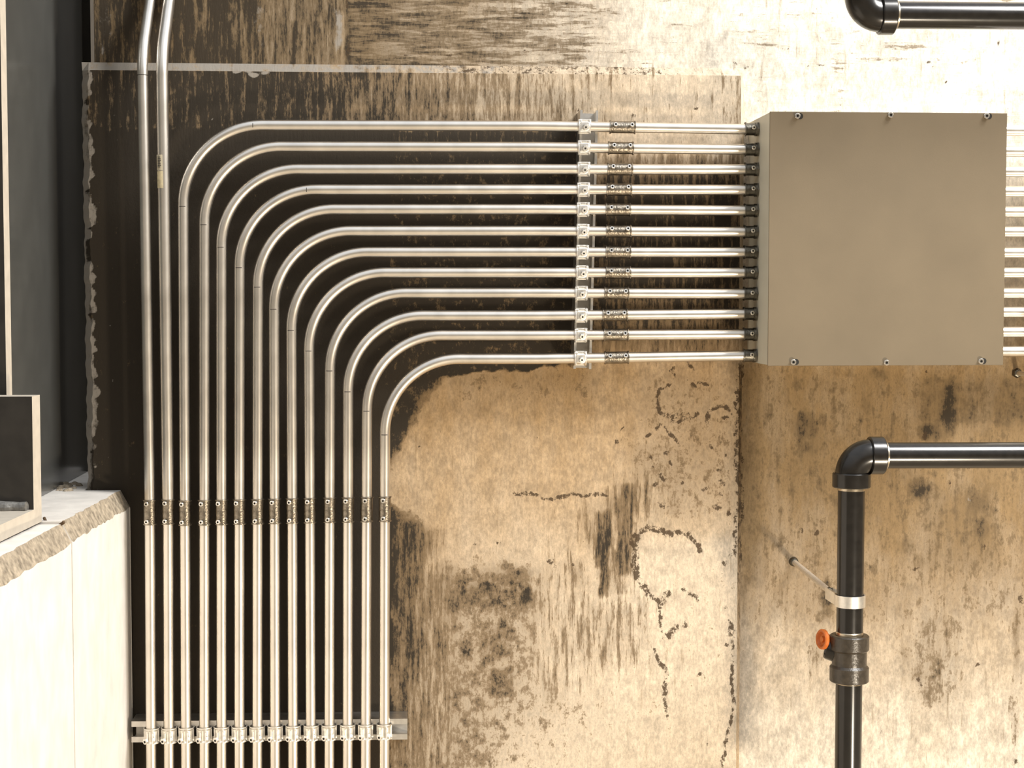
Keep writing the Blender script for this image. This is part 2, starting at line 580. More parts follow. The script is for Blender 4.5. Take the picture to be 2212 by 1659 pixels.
    chalk_and_light = z.copy()
    # the weathered pale arris down the left side and lime drips on the top arris
    wob = np.interp(py, np.arange(0, 1700, 9.0), rng.normal(0, 4.5, 189)) + np.interp(py, np.arange(0, 1700, 60.0), rng.normal(0, 4.5, 29))
    lx = 186 + (py - 150) * 0.0135
    chalk_and_light = mx(chalk_and_light, 0.66 * (1 - sm(px, lx + 9 + wob, lx + 16 + wob)) * sm(py, 150, 160) * np.interp(py, [150, 900, 1050], [1.0, 1.0, 0.55]))
    for x, y, r in ((508, 156, 12), (545, 158, 16), (572, 156, 14), (530, 152, 12), (188, 152, 10), (1430, 152, 8)):
        chalk_and_light = mx(chalk_and_light, 0.95 * blob(px, py, x, y, r, 7))
    for x, y in ((276, 180), (247, 246), (250, 303), (202, 1010), (232, 990), (262, 930), (246, 820), (460, 262), (205, 460), (240, 700)):
        chalk_and_light = mx(chalk_and_light, 0.7 * blob(px, py, x, y, 4, 4))
    streak = mx(streak, 0.8 * area(px, py, 1290, 1610, 300, 800, 20))
    return dict(dark=dark, streak=streak, line=line, pale=pale, chalk_and_light=chalk_and_light)


def wall_stains_shade(px, py):
    z = np.zeros_like(px)
    mx = np.maximum
    top = np.interp(px, [200, 480, 530, 600, 690, 745, 752, 760, 1000, 1150, 1250, 1330, 1400], [0.97, 1.0, 0.86, 0.66, 0.74, 0.5, 1.0, 0.68, 0.60, 0.5, 0.4, 0.24, 0.08])
    dark = top * (1 - sm(py, 220, 320))  # upper-left shade put into the colour together with real stain
    dark = mx(dark, 0.30 * area(px, py, 1560, 1680, 0, 110, 30))
    dark = mx(dark, 0.32 * area(px, py, 1790, 1830, 60, 250, 14))
    dark = mx(dark, 0.26 * area(px, py, 1800, 2000, 60, 140, 20))
    for x, y, rx, ry, a in ((2052, 880, 24, 72, 1.1), (2015, 935, 40, 26, 0.95), (2040, 850, 30, 20, 0.75), (1740, 925, 38, 55, 0.72), (1745, 970, 25, 30, 0.65), (1985, 1055, 34, 32, 0.95),
                            (1870, 880, 18, 40, 0.55), (1900, 815, 35, 20, 0.62), (2030, 825, 40, 15, 0.6), (2120, 890, 60, 50, 0.52), (2160, 900, 12, 40, 0.6), (2010, 1120, 35, 60, 0.5),
                            (2110, 1085, 40, 50, 0.78), (2120, 1140, 26, 40, 0.75), (1960, 1180, 50, 30, 0.58), (1985, 1210, 40, 40, 0.55), (1960, 1170, 20, 30, 0.6), (2150, 1230, 30, 40, 0.5),
                            (1785, 1290, 20, 65, 0.78), (1990, 1460, 30, 30, 0.6), (2000, 1500, 20, 40, 0.55), (1960, 1420, 30, 50, 0.46), (2195, 1380, 14, 120, 0.6), (2170, 1290, 30, 40, 0.5),
                            (1760, 1200, 30, 60, 0.42), (1720, 830, 40, 30, 0.45), (1660, 1180, 20, 80, 0.35), (1740, 1060, 20, 40, 0.42), (2060, 1000, 60, 60, 0.45), (2140, 1160, 50, 40, 0.42),
                            (1950, 1330, 60, 80, 0.38), (1760, 1400, 25, 50, 0.45), (2190, 1560, 16, 90, 0.45)):
        dark = mx(dark, a * blob(px, py, x, y, rx, ry))
    dark = mx(dark, 0.38 * area(px, py, 1610, 2260, 790, 1360, 40))
    dark = mx(dark, 0.52 * area(px, py, 1960, 2260, 800, 940, 40))
    dark = mx(dark, 0.49 * area(px, py, 1960, 2180, 1020, 1260, 50))
    dark = mx(dark, 0.47 * area(px, py, 1700, 1800, 880, 1000, 30))
    dark = mx(dark, 0.45 * area(px, py, 1960, 2090, 1300, 1540, 50))
    dark = mx(dark, 0.5 * area(px, py, 1755, 1800, 1240, 1350, 20))
    line = z.copy()
    for x, y, rx, ry in ((2000, 803, 4, 7), (2053, 1045, 5, 14), (2112, 1142, 8, 8), (2126, 1178, 6, 8), (2180, 1325, 6, 7), (2155, 1425, 8, 6), (1733, 1145, 8, 8), (1763, 1155, 4, 10), (2155, 95, 3, 7),
                         (2030, 172, 5, 5), (2035, 178, 5, 3), (2043, 170, 4, 3), (2005, 133, 4, 3), (2015, 145, 4, 3), (1590, 140, 12, 4), (1615, 143, 8, 3), (1130, 108, 6, 5), (2070, 985, 8, 6), (2090, 1010, 10, 8),
                         (2000, 945, 10, 10), (1720, 80, 5, 4), (545, 123, 8, 6), (1985, 1480, 10, 14), (2110, 1440, 6, 5), (2200, 1290, 7, 12), (2190, 1650, 7, 10), (1978, 1225, 10, 6)):
        line = mx(line, 0.95 * blob(px, py, x, y, rx, ry))
    line = mx(line, 0.75 * stroke(px, py, [(751, -40), (753, 135)], 4))
    line = mx(line, 0.7 * stroke(px, py, [(756, 116), (860, 121), (1000, 119)], 2.5))
    line = mx(line, 0.55 * stroke(px, py, [(1700, 140), (1780, 143)], 3))
    line = mx(line, 0.55 * stroke(px, py, [(1620, 165), (1680, 166)], 3))
    line = mx(line, 0.5 * stroke(px, py, [(1675, 105), (1720, 107)], 3))
    for x, y0, y1 in ((408, 0, 92), (460, 10, 135), (497, -10, 40), (520, 60, 135), (575, 0, 130), (655, 40, 135)):
        line = mx(line, 0.5 * stroke(px, py, [(x, y0), (x + 4, y1)], 3))
    line = mx(line, 0.75 * stroke(px, py, [(1604, 790), (1600, 1000), (1597, 1250)], 6))
    line = mx(line, 0.45 * stroke(px, py, [(1597, 1250), (1588, 1659)], 5))
    pale = np.interp(py, [0, 300, 480, 650, 800, 1000, 1250, 1450, 1659], [1.0, 1.0, 0.75, 0.45, 0.0, 0.0, 0.14, 0.5, 0.9])  # light falloff down the wall partly painted as paler concrete
    pale = pale * np.where(py < 300, np.interp(px, [200, 1000, 1300, 1450], [0.0, 0.35, 0.75, 1.0]), 1.0)
    streak = np.where(px < 752, 0.0, 0.9) * (1 - sm(py, 300, 400))
    chalk_and_light = 0.62 * area(px, py, 195, 248, -60, 140, 3) * 0.6
    chalk_and_light = mx(chalk_and_light, 0.66 * blob(px, py, 730, 70, 14, 90))
    chalk_and_light = mx(chalk_and_light, 0.55 * blob(px, py, 560, 60, 22, 90))
    chalk_and_light = mx(chalk_and_light, 0.6 * blob(px, py, 262, 95, 4, 18))
    chalk_and_light = mx(chalk_and_light, 0.6 * blob(px, py, 225, 110, 7, 30))
    chalk_and_light = mx(chalk_and_light, 0.8 * blob(px, py, 2097, 1077, 7, 7))
    streakv = np.where(py < 300, (1 - sm(px, 740, 760)) * 0.95, 0.3 * area(px, py, 1600, 2300, 780, 1700, 30))
    return dict(dark=dark, streak=streak, streakv=streakv, line=line, pale=np.clip(pale, 0, 1), chalk_and_light=chalk_and_light)


# ------------------------------------------------------------------ the setting
RW = 0.02                                        # the main wall lies this far behind the raised panel
step = 0.0042
pxl, pxr = at(186, 600, 0).x + 0.010, at(1598, 600, 0).x
ztop = at(880, 157, 0).z
xs = np.concatenate([[pxl - 0.016], np.arange(pxl, pxr - 0.002, step), [pxr - 0.0006, pxr, pxr + 0.011]])
zs = np.concatenate([np.arange(0.0, 0.55, 0.05), np.arange(0.55, ztop - 0.002, step), [ztop - 0.0006, ztop, ztop + 0.0195]])


def panel_depth(X, Z):
    Y = np.zeros_like(X)
    Y[:, 0] = RW * 0.8
    Y[:, -1] = RW
    Y[-1, :] = RW
    jag = 0.004 * np.sin(Z * 90) + 0.003 * np.sin(Z * 37 + 1) + 0.002 * np.sin(Z * 231)
    X[:, 0] += jag[:, 0] * 0.3
    X[:, 1] += jag[:, 1] * 0.4
    # plan lean: the picture's edge runs very slightly out of plumb
    return Y


def panel_rim(ch, px, py):
    # chamfers: sky light painted grey on top, side light pale on right, lime-bloomed left
    for rows in (slice(-2, None),):
        x = px[rows]
        ch['chalk_and_light'][rows] = np.maximum(ch['chalk_and_light'][rows] * 0.8, np.interp(x, [150, 700, 1000, 1300], [0.72, 0.66, 0.5, 0.3]))
        ch['dark'][rows] = np.interp(x, [150, 900, 1300], [0.4, 0.42, 0.2])
        ch['line'][rows] = np.interp(x, [880, 950, 1400, 1560], [0.1, 0.55, 0.5, 0.1])
        ch['pale'][rows] = np.interp(x, [700, 1500], [0.3, 0.9])
    up = np.interp(py[:, -2:], [300, 780, 820], [1.0, 0.6, 0.0])
    ch['pale'][:, -2:] = np.maximum(ch['pale'][:, -2:] * 0.4, up)
    ch['dark'][:, -2:] = np.interp(py[:, -2:], [770, 800, 1250, 1450], [0.1, 0.62, 0.6, 0.25])
    ch['line'][:, -2:] = np.where(py[:, -2:] > 780, np.interp(py[:, -2:], [780, 1200, 1400], [0.75, 0.6, 0.15]), 0)
    ch['chalk_and_light'][:, :1] = 0.8


o = grid_wall('wall_raised_panel', M['panel'], xs, zs, panel_depth, panel_stains_shade, back=0.16, rim=panel_rim)
struct(o, 'raised stained concrete panel with chamfered edges behind the conduits')

xs2 = np.concatenate([np.arange(at(203, 70, RW).x, pxl + 0.03, 0.0045), np.arange(pxl + 0.03, pxr - 0.05, 0.006), np.arange(pxr - 0.05, 1.60, 0.0045), [1.9, 2.6]])
zs2 = np.concatenate([np.arange(0.0, 0.55, 0.05), np.arange(0.55, 2.5, 0.0045), [2.7, 3.2]])
o = grid_wall('wall_back', M['wall'], xs2, zs2, lambda X, Z: np.full_like(X, RW), wall_stains_shade, back=0.15)
struct(o, 'cast concrete wall, dark on the upper left and pale on the upper right')

o = MB().box((-6, -9, -0.1), (6, RW, 0)).build('floor', M['ground'])
struct(o)

CX = at(19, 420, -0.455).x
FY = next(y for y in np.arange(0.1, 1.2, 0.002) if at(203, 70, y).x <= CX)      # where the far flange's edge lines up
z1 = 3.1

# low wall on the left: sloping arris, two pours with a joint
bz = at(230, 1057, 0).z


def low_wall():
    b = MB()
    for (y0, y1), bumpz in (((-0.004, -0.525), 0.0), ((-0.532, -1.5), -0.003)):
        def sect(y):
            xr = -0.628 + 0.045 * y
            t = bz + bumpz
            return [Vector((-1.5, y, 0)), Vector((-1.5, y, t)), Vector((xr - 0.020, y, t)), Vector((xr, y, t - 0.040)), Vector((xr, y, 0))]
        n = 36
        ys = [y0 + (y1 - y0) * k / n for k in range(n + 1)]
        rows = []
        for k, y in enumerate(ys):
            s = sect(y)
            j = random.uniform(-0.0025, 0.0025)
            s[2] += Vector((j, 0, random.uniform(-0.002, 0.0)))
            s[3] += Vector((0, 0, j * 1.2))
            rows.append(s)
        for r0, r1 in zip(rows, rows[1:]):
            for q in range(4):
                b.add([r0[q], r0[q + 1], r1[q + 1], r1[q]], [[0, 1, 2, 3]], False, 1 if q == 2 else 0)
        b.add(rows[0], [[0, 1, 2, 3, 4]])
        b.add(rows[-1], [[0, 1, 2, 3, 4]])
    return b


o = low_wall().build('wall_left', [M['block'], M['block_edge']])
struct(o, 'low pale concrete wall with a sloping arris at the lower left')
o = MB().box((-1.5, -0.003, 0), (pxl - 0.02, FY + 0.05, bz - 0.001)).build('wall_left_return', M['block'])
struct(o)

o = MB().box((-2.0, 1.5, 0), (1.5, 1.6, 3.2)).build('unseen_backdrop', M['backdrop'])  # unseen dark wall added to keep the web's reflection black
struct(o)

# ------------------------------------------------------------------ steel column and shoe on the left
col = thing('steel_column', 'tall dark steel column of two thick flanges and a glossy web at the far left', 'column', (-0.9, -0.08, bz))
def plate(lo, hi):
    b = MB().box(lo, hi, 0.0)
    for k, f in enumerate(b.f):
        c = sum((b.v[i] for i in f), Vector()) / len(f)
        if c.x > hi[0] - 1e-4 or c.z > hi[2] - 1e-4:
            b.m[k] = 1  # right-facing ends take the painted-in light tone
    return b


plate((-1.12, -0.500, bz), (CX, -0.455, z1)).build('flange', [M['steel'], M['edge']], col)
plate((-1.12, FY - 0.045, bz), (CX, FY, z1)).build('flange', [M['steel'], M['edge']], col)
MB().box((CX - 0.043, -0.455, bz), (CX - 0.020, FY - 0.045, z1)).build('web', M['web'], col)

shoe = thing('steel_shoe', 'thick L-shaped steel shoe standing on the low wall at the left edge', 'bracket', (-0.9, -0.7, bz))
yb = -0.525
xr = -0.709
zt = at(88, 853, yb).z
L = [(yb, bz), (yb, zt), (yb - 0.052, zt), (yb - 0.052, bz + 0.030), (-1.0, bz + 0.030), (-1.0, bz)]
b = MB()
k = len(L)
V = [Vector((-1.15, y, z)) for y, z in L] + [Vector((xr + 0.06 * (y - yb), y, z)) for y, z in L]
b.add(V, [[i, (i + 1) % k, k + (i + 1) % k, k + i] for i in range(k)])
b.add(V[:k], [list(range(k))])
b.add(V[k:], [list(range(k))], False, 1)
for q in range(k):
    b.m[q] = 1 if q in (1, 3) else 0
b.build('angle', [M['steel'], M['edge']], shoe)
pts = [(-1.1 + 0.39 * t / 30, yb - 0.060 + random.uniform(-0.002, 0.002), bz + 0.036 + random.uniform(-0.002, 0.002)) for t in range(30)]
MB().tube(pts, [0.0105 + random.uniform(-0.0015, 0.0015) for _ in pts], 12).build('weld_bead', M['weld'], shoe)

# twig and rubble on the low wall
p0, p1 = at(96, 1166, -0.50), at(123, 1182, -0.54)
p0.z = bz + 0.004
o = MB().tube([p0, (p0 + p1) / 2 + Vector((0, 0, 0.002)), Vector((-0.664, -0.535, bz + 0.000))], [0.003, 0.0045, 0.003], 8).build('twig', M['twig'])
tag(o, 'short dark twig on the arris of the low concrete wall', 'twig')
b = MB()
for q in range(26):
    x, y = random.uniform(-0.80, -0.755), random.uniform(-0.02, 0.12)
    r = random.uniform(0.003, 0.010)
    b.lathe((x, y, bz - 0.002), (random.uniform(-.3, .3), random.uniform(-.3, .3), 1), [(r, 0), (r * 0.9, r * 0.5), (r * 0.5, r * 0.8), (0, r * 0.9)], 7, 0, False)
o = b.build('rubble', M['block_edge'])
o['kind'] = 'stuff'
tag(o, 'grey rubble crumbs on the low wall at the foot of the column', 'rubble')

# ------------------------------------------------------------------ conduits
AX = -0.080
R0 = 0.0117
colx_top = [None, None, 397.6, 441.6, 478.5, 517.4, 557.0, 592.4, 629.8, 667.5, 712.8, 752.0, 793.3, 832.0]
colx_bot = [327.6, 365.5, 402.5, 441.5, 478.7, 517.0, 555.6, 594.8, 633.7, 672.4, 711.2, 751.0, 789.5, 830.0]
row_l = [272.0, 318.0, 365.4, 409.6, 452.0, 499.0, 544.6, 588.9, 632.9, 681.8, 724.2, 775.0]
row_r = [278.8, 322.6, 366.0, 410.2, 454.6, 501.0, 544.8, 589.0, 634.4, 678.2, 722.4, 768.6]
cpl_l = [(1317, 1372), (1314, 1368), (1312, 1366), (1310, 1364), (1308, 1362), (1309, 1363), (1308, 1362), (1308, 1362), (1305, 1358), (1301, 1355), (1304, 1357), (1306, 1358)]
BOXL = at(1662, 516, -0.2).x


def fillet(a, b, c, r, n=26):
    a, b, c = Vector(a), Vector(b), Vector(c)
    u, v = (a - b).normalized(), (c - b).normalized()
    th = u.angle(v)
    t = r / math.tan(th / 2)
    p, q = b + u * t, b + v * t
    cen = b + (u + v).normalized() * (r / math.sin(th / 2))
    s0, s1 = p - cen, q - cen
    tot = s0.angle(s1)
    axis = s0.cross(s1).normalized()
    return [cen + Matrix.Rotation(tot * k / n, 3, axis) @ s0 for k in range(n + 1)]


def set_screw(parent, p, d, r=0.0052, h=0.009, name='screw'):
    b = MB()
    d = Vector(d).normalized()
    p = Vector(p)
    b.lathe(p - d * 0.002, d, [(r * 0.6, 0), (r * 0.6, h * 0.5), (r, h * 0.5), (r, h * 0.9), (r * 0.85, h), (r * 0.45, h), (r * 0.42, h * 0.72)], 16)
    b.lathe(p - d * 0.002, d, [(r * 0.42, h * 0.72), (0, h * 0.72)], 16, 1)
    return b.build(name, [M['screw'], M['slot']], parent)


def coupling(parent, p, q, m='cast', front=Vector((0, -1, 0)), off=0.0, screws=((0.18, 0), (0.82, 0))):
    p, q = Vector(p), Vector(q)
    ax = (q - p)
    Ln = ax.length
    ax.normalize()
    r, rim = R0 + 0.0019, R0 + 0.0035
    prof = [(R0 + 0.0002, 0.0), (rim, 0.0), (rim, 0.0022), (r, 0.0032), (r, Ln - 0.0032), (rim, Ln - 0.0022), (rim, Ln), (R0 + 0.0002, Ln)]
    o = MB().lathe(p, ax, prof, 28).build('coupling', M[m], parent)
    side = ax.cross(front).normalized()
    for t, ang in screws:
        d = (front * math.cos(off + ang) + side * math.sin(off + ang)).normalized()
        set_screw(o, p + ax * (Ln * t) + d * r, d)
    return o


def pen_mark(parent, p, ax, a0=-0.7, a1=0.5):
    ax = Vector(ax).normalized()
    f = Vector((0, -1, 0))
    s = ax.cross(f).normalized()
    pts = [Vector(p) + (f * math.cos(a0 + (a1 - a0) * k / 8) + s * math.sin(a0 + (a1 - a0) * k / 8)) * (R0 + 0.0001) for k in range(9)]
    MB().tube(pts, 0.0008, 6).build('pen_mark', M['ink'], parent)


runs = []
clamp_spots_v, clamp_spots_h = [], []
gname = 'parallel galvanized conduits running up the panel'
for i in range(14):
    bot = at(colx_bot[i] + (0.2 if i < 7 else -0.1), 1790, AX)
    if i < 2:
        lab = ('leftmost galvanized conduit, running straight up past the panel top without bending to the box',
               'second conduit from the left, running straight up with a paper sticker near its top')[i]
    else:
        lab = '%s bent conduit counting inward from the outermost, %s into the box from the top' % (ORD[i - 2], ORD[i - 2])
        if i == 2:
            lab = 'outermost bent conduit, sweeping over all the others and topmost into the box'
        if i == 13:
            lab = 'innermost bent conduit, lowest into the box, edging the tan concrete'
    t = thing('conduit', lab, 'conduit', (bot.x, AX, 0.5), gname)
    runs.append(t)
    y0 = 1082 - i * 0.75
    ycp = (y0, y0 + 54)
    if i < 2:
        mid = at((323.5, 363.0)[i], 1045, AX)
        top = at((307.4, 349.6)[i], 118, AX)
        f = fillet(bot, mid, top, 3.0, 10)
        path_v = lambda py, a=bot, m_=mid: (a + (m_ - a) * ((at(0, py, AX).z - a.z) / (m_.z - a.z)))
        c0, c1 = path_v(ycp[1]), path_v(ycp[0])
        MB().tube([bot, c0 + (c1 - c0) * 0.4], R0, 24).build('tube', M['emt'], t)
        r = R0 * (1.0 if i == 0 else 1.12)
        off = Vector((0.006, 0.082, 0.135))
        arc = fillet(mid, top, top + off * 1.0, 0.16, 14)
        arc2 = fillet(top, top + off, top + off + Vector((0, 0, 0.5)), 0.06, 10)
        MB().tube([c0 + (c1 - c0) * 0.6, mid * 0.6 + top * 0.4] + arc + arc2 + [top + off + Vector((0, 0, 0.5))], r, 24).build('tube', M['emt'], t)
        pm = arc[0]
        pen_mark(t, pm + Vector((0, 0.0, 0.0)), (0, 0, 1), -1.4, 1.4)
        if i == 1:
            s0, s1 = at(351.5, 335, AX), at(353.5, 407, AX)
            b = MB()
            for (fa, fb, mi) in ((0.0, 0.47, 0), (0.49, 1.0, 1)):
                A, B_ = s0 + (s1 - s0) * fa, s0 + (s1 - s0) * fb
                V = []
                for P in (A, B_):
                    for k in range(7):
                        a = -1.15 + 1.25 * k / 6
                        V.append(P + Vector((math.sin(a), -math.cos(a), 0)) * (r + 0.0004))
                b.add(V, [[k, k + 1, 8 + k, 7 + k] for k in range(6)], True, mi)
            for k in range(7):
                zz = s0.z + (s1.z - s0.z) * (0.08 + 0.05 * k)
                xx = s0.x - 0.006
                b.box((xx - 0.003, AX - r - 0.001, zz), (xx + 0.002 + 0.001 * (k % 3), AX - r + 0.0035, zz + 0.0012), 0, 2)
            b.build('sticker', [mat('cream_sticker', (0.62, 0.55, 0.40), 0.8), M['paper'], M['ink']], t)
    else:
        j = i - 2
        cx = lambda py: at(colx_top[i] + (colx_bot[i] - colx_top[i]) * (py - 740) / 910.0, py, AX)
        ry = lambda px: at(px, row_l[j] + (row_r[j] - row_l[j]) * (px - 1160) / 440.0 if px > 1160 else row_l[j] - (0.9 if j < 2 else 0.0) * (1160 - px) / 400.0, AX)
        c0, c1 = cx(ycp[1]), cx(ycp[0])
        h0, h1 = ry(cpl_l[j][0]), ry(cpl_l[j][1])
        corner = Vector((cx(row_l[j]).x, AX, ry(colx_top[i]).z))
        knee = ry(1160)
        arc = fillet(c1, corner, knee, 0.170 if j not in (0, 9, 10, 11) else (0.176, 0.166, 0.166, 0.166)[(0, 9, 10, 11).index(j)])
        end = ry(1640)
        end.x = BOXL - 0.012
        MB().tube([bot, c0 + (c1 - c0) * 0.4], R0, 24).build('tube', M['emt'], t)
        MB().tube([c0 + (c1 - c0) * 0.6, c1 * 0.5 + arc[0] * 0.5] + arc + [knee, h0 + (h1 - h0) * 0.4], R0, 24).build('tube', M['emt'], t)
        MB().tube([h0 + (h1 - h0) * 0.6, end], R0, 24).build('tube', M['emt'], t)
        pen_mark(t, arc[0] + Vector((0, 0, -0.004)), (0, 0, 1))
        if j in (0, 3):
            pen_mark(t, arc[-3], (1, 0, 0), -0.4, 0.4)
        miss = j == 6
        coupling(t, h0, h1, 'cast', off=random.uniform(-0.32, -0.2), screws=((0.2, 0.0), (0.84, 0.0)))
        clamp_spots_h.append((j, ry(1262 - j * 0.85)))
        # connector into the box
        ls = 0.031
        e0 = Vector((BOXL - ls, AX, end.z))
        rr = R0 + 0.0022
        pr = [(R0 + 0.0002, 0), (rr + 0.002, 0), (rr + 0.002, 0.002), (rr, 0.003), (rr, 0.022), (rr + 0.0015, 0.0225), (rr + 0.0015, ls - 0.003)]
        cn = MB().lathe(e0, (1, 0, 0), pr, 28).hexa(Vector((BOXL - 0.0035, AX, end.z)), (1, 0, 0), rr + 0.003, 0.0035).build('connector', M['cast_dark'], t)
        set_screw(cn, e0 + Vector((0.016, -rr * math.cos(0.3), rr * math.sin(0.12 * (1 if j else 1)))), (0.15, -1, 0.1), 0.0048)
    coupling(t, c0, c1, 'cast', off=random.uniform(-0.32, -0.18), screws=((0.14, 0.0), (0.86, 0.0)))
    cl = at(colx_bot[i], 1588 - i * 0.7, AX)
    clamp_spots_v.append((i, cl))

# conduits leaving the right side of the box
BOXR = at(2170, 516, -0.2).x
right_y = [282, 327, 371, 414, 458, 501, 546, 589, 633, 674, 717, 759]
for j, y in enumerate(right_y):
    p = at(2195, y, AX)
    lab = '%s short conduit from the top on the right side of the box' % ORD[j]
    t = thing('box_conduit', lab, 'conduit', (BOXR, AX, p.z), 'conduits leaving the right side of the box')
    MB().tube([(BOXR + 0.004, AX, p.z), (2.3, AX, p.z + 0.002)], R0 * 1.04, 24).build('tube', M['emt'], t)
    rr = R0 + 0.0025
    MB().lathe((BOXR + 0.0005, AX, p.z), (1, 0, 0), [(rr + 0.002, 0), (rr + 0.002, 0.004), (rr, 0.005), (rr, 0.024), (R0, 0.024)], 24).build('connector', M['cast_dark'], t)

# ------------------------------------------------------------------ struts
SF = AX + R0 + 0.001          # front of both struts


def strut(name, label, a, b_, width, along, rear):
    """channel opening to the front, from a to b_, `along` = unit direction, flanges across it"""
    a, b_ = Vector(a), Vector(b_)
    ax = (b_ - a).normalized()
    w = ax.cross(Vector((0, 1, 0))).normalized()
    h, th, lip = width / 2, 0.0026, (width * 0.26 if along else 0.0054)
    prof = [(-h, rear), (h, rear), (h, SF), (h - lip, SF), (h - lip, SF + 0.007), (h - lip + th, SF + 0.007), (h - lip + th, SF + th), (h - th, SF + th), (h - th, rear - th),
            (-h + th, rear - th), (-h + th, SF + th), (-h + lip - th, SF + th), (-h + lip - th, SF + 0.007), (-h + lip, SF + 0.007), (-h + lip, SF), (-h, SF)]
    t = thing(name, label, 'strut', a)
    poly = [Vector((a.x, 0, a.z)) + w * s + Vector((0, y, 0)) for s, y in prof]
    d = Vector((b_.x - a.x, 0, b_.z - a.z))
    MB().extrude(poly, d).build('channel', M['strut'], t)
    return t


strut('strut_channel', 'horizontal steel strut channel low behind the row of vertical conduits', at(284, 1581, SF), at(880, 1575, SF), at(700, 1553, SF).z - at(700, 1598, SF).z, True, -0.001)
strut('strut_channel', 'upright steel strut channel behind the horizontal conduits left of the couplings', at(1258, 797, SF), at(1273, 238, SF), 0.0405, None, -0.001)


# ------------------------------------------------------------------ strut clamps
def make_clamp(name, label, loc, upright, group):
    """strap round the tube (axis local Z), ears and bolt to the front"""
    t = thing(name, label, 'clamp', (0, 0, 0), group)
    w = 0.034 if upright else 0.027
    r = R0 + 0.0035 if upright else R0 + 0.0028
    b = MB()
    b.lathe((0, 0, -w / 2), (0, 0, 1), [(R0 + 0.0003, 0.0), (r + 0.0022, 0.0), (r + 0.0024, 0.002), (r, 0.005), (r, w - 0.006), (r + 0.0028, w - 0.002), (r + 0.003, w), (r + 0.0012, w), (r - 0.0008, w - 0.005), (R0 + 0.0003, w - 0.006)], 26)
    # hooked feet reaching into the strut
    for s in (-1, 1):
        b.box((s * (r + 0.0005) - 0.0012, -0.003, -w * 0.42), (s * (r + 0.0005) + 0.0012, 0.013, w * 0.42), 0.0006)
    b.build('strap', M['zinc'], t)
    e = MB()
    if upright:
        for s in (-1, 1):
            e.box((s * 0.0055 - 0.0012, -r - 0.010, -w * 0.45), (s * 0.0055 + 0.0012, -r + 0.004, w * 0.30), 0.0008)
        e.build('ears', M['zinc'], t)
        d = Vector((-0.55, -0.83, -0.1)).normalized()
        p = Vector((-0.0065, -r - 0.0035, -w * 0.22))
        MB().lathe(p, d, [(0.0032, 0), (0.0032, 0.004)], 12).hexa(p + d * 0.004, d, 0.0072, 0.005).lathe(p + d * 0.0092, d, [(0.0026, 0), (0.0026, 0.0005), (0, 0.0005)], 10, 1).build('bolt', [M['zinc'], M['slot']], t)
        p = Vector((0.0067, -r - 0.0035, -w * 0.2))
        MB().hexa(p, (1, -0.3, 0), 0.0062, 0.006).build('nut', M['zinc'], t)
    else:
        e.box((-0.004, -r - 0.002, -w / 2 + 0.001), (0.0135, -r + 0.004, -w / 2 + 0.0036), 0.0006)
        e.box((-0.009, -r - 0.0030, -0.0095), (0.0095, -r + 0.006, 0.0095), 0.0012)
        e.box((-0.014, -r + 0.001, -w / 2 - 0.001), (-0.006, -r + 0.009, -w / 2 + 0.007), 0.001)
        e.box((-0.015, -r + 0.003, w / 2 - 0.005), (-0.007, -r + 0.009, w / 2 + 0.001), 0.001)
        e.build('ears', M['zinc'], t)
        p = Vector((0.003, -r - 0.003, 0.0015))
        d = Vector((0.12, -1, 0.0)).normalized()
        MB().lathe(p, d, [(0.0082, 0), (0.0082, 0.0015), (0.0066, 0.0018)], 20).hexa(p + d * 0.0015, d, 0.0064, 0.004).lathe(p + d * 0.0056, d, [(0.0022, 0), (0.0022, 0.0004), (0, 0.0004)], 8, 1).build('bolt', [M['zinc'], M['slot']], t)
    t.location = loc
    if not upright:
        t.rotation_euler = (0, math.pi / 2, 0)
    return t


proto = None
for i, p in clamp_spots_v:
    lab = 'zinc strut clamp on the %s upright conduit from the left, on the low strut' % ORD[i]
    if proto is None:
        proto = make_clamp('strut_clamp', lab, p, True, 'strut clamps on the low horizontal strut')
        base_clamp = proto
    else:
        dup(base_clamp, p, lab)
proto = None
for j, p in clamp_spots_h:
    lab = 'zinc strut clamp on the %s horizontal conduit from the top, on the upright strut' % ORD[j]
    if proto is None:
        proto = make_clamp('strut_clamp', lab, p, False, 'strut clamps on the upright strut')
        h_clamp = proto
    else:
        dup(h_clamp, p, lab, (random.uniform(-0.05, 0.05), math.pi / 2, 0))

# ------------------------------------------------------------------ junction box
zt_, zb_ = (at(1667, 243, -0.2).z + at(2175, 245, -0.2).z) / 2, (at(1657, 790, -0.2).z + at(2166, 786, -0.2).z) / 2
bx = thing('junction_box', 'large square brown-grey steel junction box that the conduits run into', 'junction box', ((BOXL + BOXR) / 2, RW, zb_))
b = MB()
th = 0.003
for lo, hi in (((BOXL, -0.197, zb_), (BOXL + th, RW, zt_)), ((BOXR - th, -0.197, zb_), (BOXR, RW, zt_)), ((BOXL + th, -0.197, zt_ - th), (BOXR - th, RW, zt_)),
               ((BOXL + th, -0.197, zb_), (BOXR - th, RW, zb_ + th)), ((BOXL + th, RW - 0.004, zb_ + th), (BOXR - th, RW, zt_ - th))):
    b.box(lo, hi)
b.build('body', M['body'], bx)
cv = MB().box((BOXL - 0.0015, -0.2005, zb_ - 0.0015), (BOXR + 0.0015, -0.197, zt_ + 0.0015), 0.0012).build('cover', M['box'], bx)
